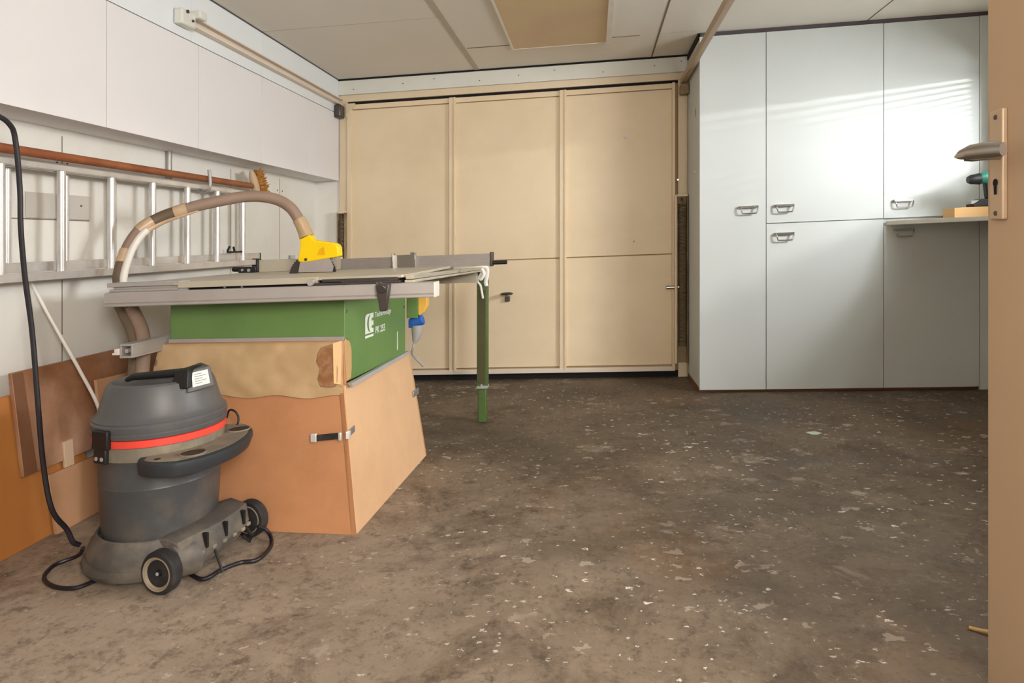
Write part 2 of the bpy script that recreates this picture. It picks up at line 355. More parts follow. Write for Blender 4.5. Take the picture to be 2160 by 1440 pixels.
# ------------------------------------------------------------------ left wall cupboards
cy = [1.75, 2.35, 2.95, 3.555, 4.17, 4.700]
WH = ['leftmost wall cupboard, next to the black cable', 'second wall cupboard from the left, above the end of the ladder rungs', 'third wall cupboard from the left, above the ladder hook',
      'fourth wall cupboard from the left, above the brush', 'narrow last wall cupboard, beside the garage door']
for i in range(5):
    t = thing('wall_cupboard', 'white ' + WH[i], 'cupboard', (XC, (cy[i]+cy[i+1])/2, 1.475), 'white wall cupboards over the ladder')
    y0, y1 = cy[i]+.001, cy[i+1]-.001
    obj('body', MB().box(XW+.001, XC-.019, y0, y1, 1.475, 1.962), M_cup, t)
    obj('door', MB().box(XC-.018, XC, y0+.0012, y1-.0012, 1.472, 1.957), M_cup, t, .001)
fy = [.62, 2.89, 3.555, 4.70]
for i in range(3):
    struct('trim_%d' % (i+21), MB().box(XC-.018, XC, fy[i]+.001, fy[i+1]-.001, 1.961, ROOM_H-.006), M_fasc, .0008)
tag(obj('conduit', MB().cyl((XW+.014, 2.985, 1.32), (XW+.014, 2.985, 1.474), .013, 14), M_alu), 'grey pipe coming down from the cupboards behind the ladder', 'pipe')
t = obj('cover_plate', MB().box(XW+.0013, XW+.006, 2.18, 2.49, 1.131, 1.225), M_metalplate, None, .001)
tag(t, 'pale grey rectangular plate on the wall behind the ladder rungs', 'plate')
obj('screw', MB().cyl((XW+.006, 2.44, 1.185), (XW+.008, 2.44, 1.185), .004, 10), M_steel, t)

# ------------------------------------------------------------------ ladder (two sections hung on the wall)
t = thing('ladder', 'two-section aluminium ladder hung sideways on the white wall', 'ladder', (-1.95, 2.6, .92))
def stile(x0, x1, y0, y1, hc, hh_):
    m = MB().box(x0, x0+.004, y0, y1, hc-hh_, hc+hh_).box(x0, x1, y0, y1, hc+hh_-.005, hc+hh_).box(x0, x1, y0, y1, hc-hh_, hc-hh_+.005)
    return m.box(x1-.004, x1, y0, y1, hc-hh_, hc-hh_+.012).box(x1-.004, x1, y0, y1, hc+hh_-.012, hc+hh_)
Y0L = 1.20
obj('stile', MB().box(-1.955,-1.925,Y0L,3.60,1.298,1.318).box(-1.958,-1.955,Y0L,3.60,1.294,1.322), M_lad, t, .003)
obj('stile', MB().box(-1.955,-1.925,Y0L,3.66,.903,.932).box(-1.958,-1.955,Y0L,3.66,.899,.936), M_lad, t, .003)
obj('stile', MB().box(-2.012,-1.984,Y0L+.1,3.74,1.306,1.336), M_lad, t, .003)
obj('stile', MB().box(-2.012,-1.984,Y0L+.1,3.80,.930,.970), M_lad, t, .003)
k = 0
for i in range(9):
    y = 1.47 + .2565*i
    obj('rung', MB().cyl((-1.94, y, .93), (-1.94, y, 1.30), .0145, 16), M_lad, t)
    obj('rung', MB().cyl((-1.998, y+.085, .965), (-1.998, y+.085, 1.31), .0135, 14), M_lad, t)
each('end_cap', [MB().box(-1.96,-1.92,3.655,3.672,.892,.938), MB().box(-2.014,-1.982,3.80,3.812,.93,.97)], M_black, t, .004)
obj('latch', MB().box(-1.965,-1.93,3.40,3.50,.975,.985).cyl((-1.96,3.40,.985),(-1.96,3.42,1.01),.006,8).cyl((-1.96,3.47,.985),(-1.96,3.46,1.008),.006,8), M_black, t)
m = curve_tube([(XW,3.135,1.302),(-1.975,3.135,1.300),(-1.945,3.135,1.284),(-1.915,3.135,1.288),(-1.90,3.135,1.32),(-1.905,3.135,1.395)], .0085, 10)
tag(obj('wall_hook', m, M_alu), 'grey steel hook carrying the ladder and broom on the wall', 'hook')

# broom lying on top of the ladder
t = thing('broom', 'broom with red-brown pole and tan brush lying along the top of the ladder', 'broom', (-1.93, 2.6, 1.345))
obj('handle', MB().cyl((-1.937,1.25,1.349), (-1.932,3.66,1.353), .0165, 16), M_pole, t)
def blob(c, ax, ay, az, n=10, sup=.7):
    m = MB(); rs = []
    for i in range(1, n):
        th = PI*i/n; r = math.sin(th)**sup; z = math.cos(th); ring = []
        for k in range(20):
            a = 2*PI*k/20; cx = math.copysign(abs(math.cos(a))**sup, math.cos(a)); cy_ = math.copysign(abs(math.sin(a))**sup, math.sin(a))
            ring.append(Vector(c) + Vector(ax)*cx*r + Vector(ay)*cy_*r + Vector(az)*z)
        rs.append(ring)
    return m.rings(rs)
obj('brush_block', blob((-1.925,3.625,1.365), (0,.028,.0), (.02,0,0), (0,-.035,.075)), M_brushw, t)
br = MB(); base = Vector((-1.92,3.69,1.372)); ax = Vector((0,-.055,.082)).normalized()
for i in range(420):
    s = random.uniform(-.078,.078); x = random.uniform(-.02,.022)
    p = base + ax*s + Vector((x,0,0)) - Vector((0,.045,.01))
    q = p + Vector((random.gauss(0,.006), .078+random.gauss(0,.008)-abs(s)*.15, .02+random.gauss(0,.008)))
    br.cyl(p, q, .0028, 4, .0016)
bo = obj('bristles', br, M_brush, t)

# ------------------------------------------------------------------ boards leaning on the left wall
def lean(name, y0, y1, h0, h1, xb, xt, th, m, label, cat='board', tl=0, tr=0, xoff=0, bl=0):
    mb = MB().hexa([(xb,y0+bl,h0),(xb+th,y0+bl,h0),(xb+th,y1,h0),(xb,y1,h0)], [(xt,y0,h1+tl),(xt+th,y0,h1+tl),(xt+th,y1,h1+tr),(xt,y1,h1+tr)])
    return tag(obj(name, mb, m, None, .0015), label, cat)
lean('leaning_board', 1.35, 2.36, 0, .515, -1.925, -2.0, .016, M_boch, 'large ochre board leaning on the wall at the left edge, its base on the floor')
o = lean('leaning_board', 2.06, 2.98, .238, .592, -1.938, -1.985, .014, M_bdark, 'brown veneered board with a dusty lower left side, raised above the floor on smaller boards')
obj('edge_strip', MB().hexa([(-1.9242,2.062,.240),(-1.9225,2.062,.240),(-1.9225,2.115,.240),(-1.9242,2.115,.240)], [(-1.9712,2.062,.590),(-1.9695,2.062,.590),(-1.9695,2.105,.590),(-1.9712,2.105,.590)]), M_bstrip, o)
lean('leaning_board', 2.16, 2.46, 0, .205, -1.90, -1.935, .014, M_bsm, 'small square-ended board on the floor left of the vacuum cleaner', tl=.004)
lean('offcut', 2.235, 2.278, .210, .305, -1.929, -1.935, .010, M_bpal, 'small whitish offcut standing on the little board left of the vacuum cleaner', 'offcut')
lean('leaning_board', 2.38, 2.62, 0, .502, -1.87, -1.925, .012, M_bsm, 'pale narrow board standing behind the vacuum cleaner lid', tr=-.01)

# ------------------------------------------------------------------ right-hand cabinets
def bow_handle(parent, xc, h, y):
    m = MB(); w = .054
    m.tube(curve([(xc-w+.004,y,h+.014),(xc-w+.004,y-.024,h+.010),(xc-w*.78,y-.027,h-.018),(xc-w*.6,y-.027,h-.024),(xc+w*.6,y-.027,h-.024),(xc+w*.78,y-.027,h-.018),(xc+w-.004,y-.024,h+.010),(xc+w-.004,y,h+.014)], 5), .0042, 8)
    m.rbox((xc,y-.012,h+.016), (w,0,0), (0,.012,0), (0,0,.0065))
    return obj('handle', m, M_chrome, parent, .002)
CT = ROOM_H-.022
def cabinet(x0, x1, doors, label, gapm=M_gap):
    t = thing('tall_cabinet', label, 'cabinet', ((x0+x1)/2, YCAB+.25, 0), 'white tall cabinets')
    obj('body', MB().box(x0, x1, YCAB+.019, YB-.002, .032, CT), M_lam, t)
    obj('plinth', MB().box(x0+.002, x1, YCAB+.03, YB-.01, 0, .032), M_brown, t)
    for (h0, h1, hx, hh_) in doors:
        d = obj('door', MB().box(x0+.0018, x1-.0018, YCAB, YCAB+.018, h0, h1), M_lam, t, .0012)
        hd = bow_handle(t, hx, hh_, YCAB); hd.parent = d; hd['_p'] = 1
    return t
t0 = cabinet(.648, 1.043, [(.018, CT-.002, .939, 1.113)], 'narrow white cabinet with one full-height door, nearest the garage door')
cabinet(1.043, 1.716, [(.018, 1.021, 1.147, .943), (1.0255, CT-.002, 1.147, 1.113)], 'wide white cabinet with stacked upper and lower doors, between the narrow one and the workbench')
cabinet(1.716, 2.245, [(.018, .980, 1.825, .938), (1.0255, CT-.002, 1.822, 1.111)], 'white cabinet at the end of the workbench, its lower door in shade')
struct('trim_24', MB().box(2.247, XR, YCAB+.002, YCAB+.02, 0, CT), M_lam)
obj('side_knob', MB().cyl((.648,4.36,1.372),(.640,4.36,1.372),.008,12), M_trimw, t0)
struct('trim_25', MB().box(.6465, .648, 4.36, 4.372, 1.725, 1.775), M_seamd)

# workbench top under the window
t = thing('workbench', 'white-edged workbench with a chamfered corner in front of the right cabinet', 'workbench', (2.12, 3.0, 0))
obj('worktop', MB().slab([(1.727,4.21),(1.98,3.64),(1.98,1.62),(2.298,1.62),(2.298,4.21)], .985, 1.009), M_bench, t, .002)
obj('leg', MB().box(2.02,2.07,1.66,1.71,0,.985), M_bench, t, .002)
obj('support_panel', MB().box(2.25,2.298,1.70,4.1,.90,.985), M_bench, t, .002)
tag(obj('pine_plank', MB().box(1.932, 2.26, 3.86, 3.98, 1.0092, 1.062), M_plank, None, .002), 'pine plank on the workbench under the cordless drill', 'plank')
t = thing('cordless_drill', 'teal and black cordless drill standing on a pine plank', 'drill', (2.12, 3.92, 1.062))
dy = 3.92
obj('housing', blob((2.150,dy,1.222), (.085,0,.004), (0,.034,0), (0,0,.036), 12, .75), M_teal, t)
obj('chuck', MB().tube([(2.088,dy,1.215),(2.065,dy,1.214),(2.045,dy,1.213),(2.030,dy,1.212)], [.032,.028,.026,.018], 20), M_black, t)
obj('grip', MB().rings([[(2.135+dx+.004*k, dy+dyy, 1.20-.032*k) for dx,dyy in ((-.026,-.018),(.026,-.018),(.026,.018),(-.026,.018))] for k in range(4)]), M_black, t, .008)
obj('battery', MB().rings([[(2.14+sx*w, dy+sy*.036, z) for sx,sy in ((-1,-1),(1,-1),(1,1),(-1,1))] for z,w in ((1.0625,.10),(1.075,.105),(1.085,.085),(1.105,.06))]), M_black, t, .004)
obj('bit_holder', MB().box(2.03, 2.085, dy-.03, dy+.02, 1.078, 1.098), M_greyp, t, .003)

# ------------------------------------------------------------------ window with blind (beyond the right edge of the view)
w = struct('window_1', MB().box(XR+.06,XR+.12,WY0,WY0+.05,WH0,WH1).box(XR+.06,XR+.12,WY1-.05,WY1,WH0,WH1).box(XR+.06,XR+.12,WY0,WY1,WH0,WH0+.05).box(XR+.06,XR+.12,WY0,WY1,WH1-.05,WH1).box(XR+.06,XR+.12,2.28,2.34,WH0,WH1), M_trimw, .003)
t = thing('venetian_blind', 'pale venetian blind hanging in the side window beyond the near door', 'blind', (XR+.03, 2.9, WH0))
obj('headrail', MB().box(XR+.015, XR+.045, WY0+.005, WY1-.005, WH1-.03, WH1-.001), M_blind, t, .002)
sl = MB(); h = WH0+.02; a = math.radians(38)
while h < WH1-.04:
    sl.rbox((XR+.03, (WY0+WY1)/2, h), (.012*math.cos(a),0,.012*math.sin(a)), (0,(WY1-WY0)/2-.012,0), (-.0005*math.sin(a),0,.0005*math.cos(a))); h += .0285
obj('slats', sl, M_blind, t)

# ------------------------------------------------------------------ near inner door at the right edge
d2 = struct('door_2', MB().box(.820, .860, .74, 1.508, .006, 2.03), M_leaf, .0015)
pl = obj('handle_plate', MB().box(.809, .820, 1.439, 1.482, .977, 1.200), M_plate, d2, .003, seg=3)
kh = MB().lathe((.8085,1.461,1.052), [(.0001,0),(.0078,0),(.0078,.0006),(.0001,.0006)], 20, (-1,0,0)).prism([(.8078,1.4563,1.048),(.8078,1.4657,1.048),(.8078,1.465,1.028),(.8078,1.457,1.028)], (.0006,0,0))
obj('keyhole', kh, M_gap, d2)
each('screw', [MB().cyl((.809,1.461,1.184),(.8075,1.461,1.184),.005,12), MB().cyl((.809,1.461,.990),(.8075,1.461,.990),.005,12)], M_steel, d2)
def ring_e(c, u, v, n=16): return [Vector(c) + Vector(u)*math.cos(2*PI*k/n) + Vector(v)*math.sin(2*PI*k/n) for k in range(n)]
lv = MB().rings([ring_e((.810,1.448,1.108),(0,.011,0),(0,0,.011)), ring_e((.774,1.449,1.108),(0,.011,0),(0,0,.011)), ring_e((.758,1.450,1.109),(.003,.015,0),(0,0,.013)), ring_e((.747,1.455,1.110),(.008,.012,0),(0,0,.012))])
lv.rings([ring_e((.742,1.478,1.110),(.003,0,0),(0,0,.003)), ring_e((.744,1.462,1.112),(.008,0,0),(0,0,.010)), ring_e((.749,1.435,1.114),(.010,0,0),(0,0,.015)), ring_e((.752,1.394,1.112),(.010,0,0),(0,0,.016)), ring_e((.755,1.357,1.109),(.0095,0,0),(0,0,.015)), ring_e((.756,1.341,1.107),(.007,0,0),(0,0,.013))])
obj('door_handle', lv, M_chrome, d2)

# ------------------------------------------------------------------ table saw
S = thing('table_saw', 'green table saw with grey sliding rails and orange hardboard skirt around its base', 'table saw', (-1.2, 2.65, 0))
FR, BR, BL, FL = (-.893,2.33), (-.845,2.95), (-1.54,3.0), (-1.598,2.372)
obj('housing', MB().slab([FL, FR, BR, BL], .487, .852), M_green, S, .002)
dS = Vector((BR[0]-FR[0], BR[1]-FR[1], 0)); dS.normalize(); nS = Vector((dS.y, -dS.x, 0))
def sp(s, h, off=.001): p = Vector((FR[0], FR[1], 0)) + dS*s + nS*off; return (p.x, p.y, h)
def quad(pts, off=.0012): return MB().prism([sp(s, h, off) for s, h in pts], -nS*.0008)
# emblem: white upright badge with a C shaped sweep and an E, bar below
em = MB()
def eq(pts): em.prism([sp(s, h, .0014) for s, h in pts], -nS*.001)
s0, s1, h0, h1 = .180, .258, .636, .713
eq([(s0,h0),(s1,h0),(s1,h1),(s0+.018,h1),(s0+.006,h1-.004),(s0,h1-.012)])
eq([(s0,.620),(s1,.620),(s1,.629),(s0,.629)])
obj('emblem', em, M_lblw, S)
n = 14; cg = MB()
AN = [(-PI/2)+PI*i/n for i in range(n+1)]
o1 = [(s0+.050-.034*math.cos(a), .6745+.035*math.sin(a)) for a in AN]; o2 = [(s0+.050-.020*math.cos(a), .6745+.035*math.sin(a)) for a in AN]
for i in range(n): cg.prism([sp(s_, h_, .0026) for s_, h_ in (o1[i], o2[i], o2[i+1], o1[i+1])], -nS*.001)
for hh0 in (.653, .683): cg.prism([sp(s_, h_, .0026) for s_, h_ in ((s1-.018,hh0),(s1+.0005,hh0),(s1+.0005,hh0+.011),(s1-.018,hh0+.011))], -nS*.001)
obj('emblem_cutout', cg, M_green, S)
def text(body, s, h, size, parent, name='lettering', xs=1):
    cu = bpy.data.curves.new(name, 'FONT'); cu.body = body; cu.size = size; cu.extrude = .0003; cu.offset = size*.012
    to = bpy.data.objects.new(name+'_src', cu); C.objects.link(to)
    dg = bpy.context.evaluated_depsgraph_get(); me = bpy.data.meshes.new_from_object(to.evaluated_get(dg))
    bpy.data.objects.remove(to); mb = MB()
    mb.v = [tuple(Vector(sp(s + v.co.x*xs, h + v.co.y, .0014 + v.co.z))) for v in me.vertices]; mb.f = [tuple(p.vertices) for p in me.polygons]
    bpy.data.meshes.remove(me)
    return obj(name, mb, M_lblw, parent)
text('Tischkreissäge', .272, .692, .030, S, xs=1.0)
text('PK 255', .277, .626, .040, S, xs=.88)
obj('warning_strip', quad([(.52,.52),(.526,.52),(.526,.60),(.52,.60)]), M_lblw, S)
each('housing_screw', [MB().cyl(sp(a_,h_,0),sp(a_,h_,.004),.006,10) for a_,h_ in ((.012,.745),(.012,.64),(.6,.70))], M_chrome, S)
# base trim strips
obj('base_strip', MB().prism([(FL[0]+.0,FL[1]-.012,.641),(FR[0]-.0,FR[1]-.012,.641),(FR[0]-.0,FR[1]-.012,.656),(FL[0],FL[1]-.012,.656)], (0,.010,0)), M_rail, S)
obj('base_strip', MB().hexa([(-.852,2.275,.485),(-.840,2.272,.485),(-.833,2.985,.480),(-.846,2.985,.480)], [(-.862,2.275,.497),(-.845,2.272,.497),(-.838,2.985,.493),(-.85,2.985,.493)]), M_greyp, S)
# skirt boards: front, right, left, back
skf = MB().hexa([(-1.64,2.236,.0),(-.812,2.187,0),(-.812,2.202,0),(-1.64,2.251,0)], [(-1.60,2.345,.642),(-.889,2.306,.642),(-.889,2.320,.642),(-1.60,2.359,.642)])
sf = obj('skirt_board', skf, M_ply, S, .001); plab(sf, 'orange-brown front skirt board')
ea = MB().hexa([(-.8115,2.183,0),(-.797,2.186,0),(-.797,2.20,0),(-.8115,2.20,0)], [(-.8885,2.266,.488),(-.874,2.266,.488),(-.874,2.285,.488),(-.8885,2.285,.488)])
obj('skirt_edge', ea, M_plye, S)
skr = MB().hexa([(-.812,2.19,0),(-.797,2.19,0),(-.767,3.035,0),(-.782,3.035,0)], [(-.882,2.268,.490),(-.866,2.268,.490),(-.838,3.0,.482),(-.852,3.0,.482)])
sr = obj('skirt_board', skr, M_plyl, S, .001); plab(sr, 'lighter tan right-hand skirt board')
obj('skirt_board', MB().hexa([(-1.64,2.25,0),(-1.625,2.25,0),(-1.62,3.05,0),(-1.635,3.05,0)], [(-1.60,2.35,.49),(-1.585,2.35,.49),(-1.54,3.0,.49),(-1.555,3.0,.49)]), M_ply, S, .001)
obj('skirt_board', MB().hexa([(-1.635,3.04,0),(-.767,3.02,0),(-.767,3.035,0),(-1.635,3.055,0)], [(-1.555,2.99,.49),(-.838,2.985,.48),(-.838,3.0,.48),(-1.555,3.005,.49)]), M_ply, S, .001)
# brown wrapping stuck over the upper front
def front_y(x, h):
    yb = 2.236 - .049*(x+1.64)/.828; yt = 2.345 - .039*(x+1.60)/.711
    return yb + (yt-yb)*h/.642 - .002
pp = MB(); nx, nh = 44, 16; top = []
for back in (0, 1):
    for j in range(nh+1):
        for i in range(nx+1):
            u = i/nx; v = j/nh
            x = -1.62 + u*.735; hb = .452 + .006*math.sin(u*21) + (.0 if u > .3 else .0)
            h = .640 - v*(.640-hb); x += (-.02*(1-u))*v + .012*v*u
            w = .010*abs(noise.noise(Vector((x*6, h*9, 1.3)))) + .006*noise.noise(Vector((x*17, h*24, 4))) + .008*v*(1-v)*4*.6
            pp.v.append((x, front_y(x, h) - .004 - w + back*.0015, h))
B = (nx+1)*(nh+1)
for j in range(nh):
    for i in range(nx):
        a = j*(nx+1)+i; pp.f.append((a,a+1,a+nx+2,a+nx+1)); pp.f.append((B+a,B+a+nx+1,B+a+nx+2,B+a+1))
for i in range(nx):
    pp.f.append((i, B+i, B+i+1, i+1)); q = nh*(nx+1)+i; pp.f.append((q, q+1, B+q+1, B+q))
for j in range(nh):
    q = j*(nx+1); pp.f.append((q, q+nx+1, B+q+nx+1, B+q)); q += nx; pp.f.append((q, B+q, B+q+nx+1, q+nx+1))
wr = obj('wrapping_sheet', pp, M_paper, S, smooth=80)
pt = MB(); nx2 = 10
ring = [(-.975,.602),(-.965,.622),(-.945,.628),(-.918,.636),(-.905,.60),(-.895,.55),(-.893,.505),(-.90,.490),(-.925,.487),(-.955,.49),(-.968,.515),(-.962,.55),(-.978,.575)]
obj('tape_patch', MB().prism([(x, front_y(x,h)-.020, h) for x,h in ring], (0,.005,0)), M_patch, S, .001)
wrap = [(-.902,2.288,.645),(-.882,2.290,.645),(-.862,2.34,.628),(-.852,2.355,.60),(-.845,2.33,.50),(-.862,2.264,.494),(-.884,2.262,.50)]
obj('tape_wrap', MB().prism([(-.915,2.272,.640),(-.889,2.290,.645),(-.881,2.262,.494),(-.905,2.256,.500)], (0,.012,0)).prism([sp(.0,.648,.001),sp(.036,.630,.001),sp(.050,.60,.001),sp(.052,.535,.001),sp(.046,.495,.001),sp(-.012,.495,.012),sp(-.012,.64,.004)], nS*.003), M_tape, S, .001)
# toggle straps over the skirt corners
st = obj('strap', MB().rbox((-.912,2.228,.3215), (.045,-.002,.0045), (0,.003,0), (-.0008,0,.011)), M_rub, S, .003)
each('clasp', [MB().rbox((-.966,2.228,.318), (.011,0,0), (0,.005,0), (0,0,.015)), MB().rbox((-.868,2.222,.324),(.006,0,0),(0,.005,0),(0,0,.014)), MB().rbox((-.842,2.231,.327),(.006,0.004,0),(.0,.008,0),(0,0,.014))], M_clasp, st, .003)
obj('strap_end', MB().rbox((-.842,2.262,.331), (.0025,0,.0), (.001,.028,.002), (0,0,.012)), M_alu, st, .003)
obj('clasp', MB().rbox((-.808,2.99,.30), (.004,0,0), (0.002,.038,0.0), (0,0,.014)), M_alu, S, .003)
# main sliding rail across the front
def rail_profile(x0, x1):
    pr = [(2.200,.812),(2.200,.845),(2.204,.848),(2.262,.848),(2.262,.797),(2.200,.797),(2.197,.800),(2.197,.806),(2.203,.808)]
    return MB().prism([(x0,y,h) for y,h in pr], (x1-x0,0,0))
obj('front_rail', rail_profile(-1.737, -.532), M_rail, S)
obj('rail_end_cap', MB().box(-.532,-.527,2.199,2.262,.797,.848), M_trimw, S, .001)
obj('carriage_rail', MB().box(-1.755,-1.472,2.235,2.30,.866,.881).box(-1.735,-1.472,2.245,2.30,.856,.866).box(-1.745,-1.472,2.235,2.30,.848,.857).box(-1.765,-1.755,2.25,2.28,.868,.876), M_rail, S, .002)
obj('rail_bracket', MB().box(-1.475,-1.44,2.232,2.27,.846,.874), M_greyp, S, .002)
# table top with front profile
obj('table_top', MB().slab([(-1.735,2.30),(-1.47,2.228),(-.650,2.222),(-.636,2.24),(-.640,3.06),(-1.70,3.06)], .866, .876).box(-1.47,-.95,2.222,2.24,.856,.878).box(-1.55,-.70,2.36,3.03,.852,.866), M_table, S, .001)
obj('slide_gap', MB().box(-1.44,-.66,2.245,2.31,.846,.866), M_gap, S)
obj('lower_slide', MB().box(-.955,-.650,2.205,2.24,.849,.857).box(-.93,-.660,2.212,2.24,.859,.869).box(-.86,-.66,2.206,2.236,.857,.862), M_steel, S, .001)
obj('roller', MB().cyl((-.965,2.195,.860),(-.965,2.22,.860),.011,16), M_rail, S)
each('ball_bearing', [MB().cyl((-1.30,2.243,.852),(-1.30,2.236,.852),.0045,10), MB().cyl((-1.235,2.243,.852),(-1.235,2.236,.852),.0045,10), MB().cyl((-.727,2.2,.851),(-.727,2.194,.851),.004,10), MB().cyl((-.713,2.2,.851),(-.713,2.194,.851),.004,10)], M_chrome, S)
obj('rail_latch', MB().hexa([(-.710,2.170,.757),(-.688,2.170,.757),(-.688,2.192,.757),(-.710,2.192,.757)], [(-.724,2.165,.848),(-.676,2.165,.848),(-.676,2.196,.848),(-.724,2.196,.848)]).cyl((-.70,2.172,.835),(-.70,2.158,.832),.015,14), M_steel, S, .003)
# guide rail along the right side and rear extension
obj('side_guide_rail', MB().hexa([(-.640,2.225,.848),(-.606,2.225,.848),(-.590,3.60,.820),(-.624,3.60,.820)], [(-.640,2.225,.857),(-.606,2.225,.857),(-.590,3.60,.829),(-.624,3.60,.829)]).hexa([(-.636,2.228,.859),(-.612,2.228,.859),(-.596,3.60,.830),(-.620,3.60,.830)], [(-.640,2.228,.874),(-.608,2.228,.874),(-.592,3.60,.842),(-.624,3.60,.842)]), M_table, S, .0015)
obj('extension_table', MB().hexa([(-1.66,3.07,.850),(-.645,3.07,.850),(-.628,3.60,.826),(-1.66,3.60,.826)], [(-1.66,3.07,.868),(-.645,3.07,.868),(-.628,3.60,.838),(-1.66,3.60,.838)]), M_table, S, .002)
obj('extension_beam', MB().box(-1.60,-.618,3.54,3.60,.764,.80).box(-1.60,-.618,3.545,3.595,.80,.822), M_table, S, .002)
obj('extension_latch', MB().hexa([(-.888,3.52,.725),(-.872,3.52,.725),(-.872,3.535,.725),(-.888,3.535,.725)], [(-.896,3.52,.764),(-.866,3.52,.764),(-.866,3.54,.764),(-.896,3.54,.764)]), M_steel, S, .002)
lg = obj('support_leg', MB().box(-.627,-.569,3.58,3.635,.19,.82), M_greend, S, .004)
obj('leg_extension', MB().box(-.622,-.576,3.585,3.630,0,.192), M_greend, S, .004)
obj('leg_collar', MB().box(-.628,-.568,3.575,3.64,.185,.20).cyl((-.60,3.575,.205),(-.60,3.56,.205),.006,10), M_greyp, S, .002)
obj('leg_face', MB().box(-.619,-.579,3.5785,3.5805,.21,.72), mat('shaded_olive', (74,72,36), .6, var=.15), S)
cd = curve_tube([(-.632,3.57,.842),(-.60,3.565,.848),(-.570,3.57,.838),(-.568,3.572,.80),(-.576,3.572,.765),(-.572,3.57,.74)], .011, 8)
cd.tube(curve([(-.625,3.568,.84),(-.60,3.562,.82),(-.612,3.565,.79),(-.618,3.567,.765),(-.604,3.566,.745),(-.598,3.566,.715),(-.590,3.566,.675)], 8), .0065, 8)
cd.tube(curve([(-.60,3.562,.835),(-.585,3.562,.81),(-.597,3.560,.785),(-.607,3.56,.78)], 8), .011, 8)
cdo = obj('tied_cord', cd, M_bag, S)
obj('rail_knob', MB().cyl((-.645,3.56,.815),(-.612,3.56,.815),.009,12).cyl((-.668,3.56,.815),(-.645,3.56,.815),.006,12), M_black, S)
# rip fence
A0 = Vector((-1.60,3.065,0)); B0 = Vector((-.455,2.955,0)); dF = (B0-A0).normalized(); nF = Vector((dF.y,-dF.x,0))
def fp(s, off, h): p = A0 + dF*s + nF*off; return (p.x,p.y,h)
LF = (B0-A0).length
def fbox(s0_, s1_, o0, o1, h0_, h1_):
    return ([fp(s0_,o0,h0_),fp(s1_,o0,h0_),fp(s1_,o1,h0_),fp(s0_,o1,h0_)], [fp(s0_,o0,h1_),fp(s1_,o0,h1_),fp(s1_,o1,h1_),fp(s0_,o1,h1_)])
def fend(s): return .868 - .010*max(0, (s-.6)/.56)
fo = obj('rip_fence', MB().hexa(*fbox(.43, LF, -.012, .012, .872, .926)), M_alu, S, .0015)
obj('fence_face', MB().hexa(*fbox(.0, .43, -.010, .010, .8765, .935)), M_table, S, .0015)
obj('fence_end_cap', MB().hexa(*fbox(LF, LF+.012, -.016, .016, .868, .932)), M_steel, S, .002)
obj('fence_handle', MB().cyl(fp(LF+.01,0,.884), fp(LF+.075,0,.884), .009, 14), M_black, S)
obj('fence_clamp', MB().hexa(*fbox(-.10,-.004,-.03,.03,.8765,.905)).hexa(*fbox(-.012,.0,-.02,.02,.8765,.938)).cyl(fp(-.10,.01,.893),fp(-.14,.012,.895),.012,14), M_black, S, .004)
each('clamp_screw', [MB().cyl(fp(-.04,.034,.888),fp(-.04,.030,.888),.008,12), MB().cyl(fp(-.075,.034,.89),fp(-.075,.03,.89),.006,12), MB().cyl(fp(.17,.0,.935),fp(.17,0,.952),.016,14)], M_greyp, S)
obj('fence_stop', MB().hexa(*fbox(.695,.702,.012,.04,.874,.944)).hexa(*fbox(.695,.80,.012,.016,.874,.934)).hexa(*fbox(.782,.805,.014,.03,.874,.944)), M_chrome, S, .001)
# blade guard
gp = [(-1.233,1.020),(-1.192,1.038),(-1.176,1.017),(-1.160,1.012),(-1.082,.998),(-1.070,.990),(-1.064,.978),(-1.062,.946),(-1.066,.940),(-1.216,.922),(-1.237,.925),(-1.241,.932),(-1.230,.990)]
g = obj('blade_guard', MB().prism([(x,2.70,h) for x,h in gp], (0,.05,0)), M_yel, S, .006, seg=3); plab(g, 'bright yellow blade guard')
obj('clear_guard_skirt', MB().prism([(-1.240,2.704,.880),(-1.232,2.704,.924),(-1.105,2.704,.938),(-1.085,2.704,.900),(-1.090,2.704,.878)], (0,.003,0)).prism([(-1.240,2.742,.880),(-1.232,2.742,.924),(-1.105,2.742,.938),(-1.085,2.742,.900),(-1.090,2.742,.878)], (0,.003,0)), M_clear, S)
bl = []
for i in range(48):
    a = PI*i/47; r = .125 if i % 2 else .120; bl.append((-1.185+r*math.cos(a)*.85, 2.724, .868+r*math.sin(a)*.72))
obj('saw_blade', MB().prism(bl, (0,.003,0)), M_steel, S)
obj('guard_screw', MB().cyl((-1.204,2.70,.934),(-1.204,2.694,.934),.006,10), M_steel, S)
obj('guard_emblem', MB().prism([(-1.155,2.6995,.95),(-1.12,2.6995,.95),(-1.125,2.6995,.985),(-1.145,2.6995,.975)], (0,-.0005,0)), mat('guard_relief', (240,176,10), .4), S)
# switch, plug and rear bits at the right side
obj('switch_box', MB().box(-.842,-.79,2.96,3.02,.645,.79), M_green, S, .002)
obj('switch_cover', MB().prism([(-.790,2.965,.79),(-.752,2.965,.79),(-.748,2.965,.70),(-.758,2.965,.675),(-.782,2.965,.655),(-.790,2.965,.66)], (0,.045,0)), M_yelw, S, .003)
obj('plug', MB().cyl((-.823,2.985,.620),(-.772,2.985,.638),.026,20).box(-.835,-.80,2.965,3.005,.60,.64), M_blue, S, .003)
obj('plug_grip', MB().tube([(-.800,2.985,.610),(-.800,2.985,.575),(-.806,2.985,.545),(-.812,2.985,.53)], [.026,.024,.016,.008], 16), M_greyp, S)
obj('plug_cable', curve_tube([(-.812,2.985,.532),(-.82,2.985,.50),(-.83,3.02,.47),(-.80,3.1,.40)], .005), M_greyp, S)
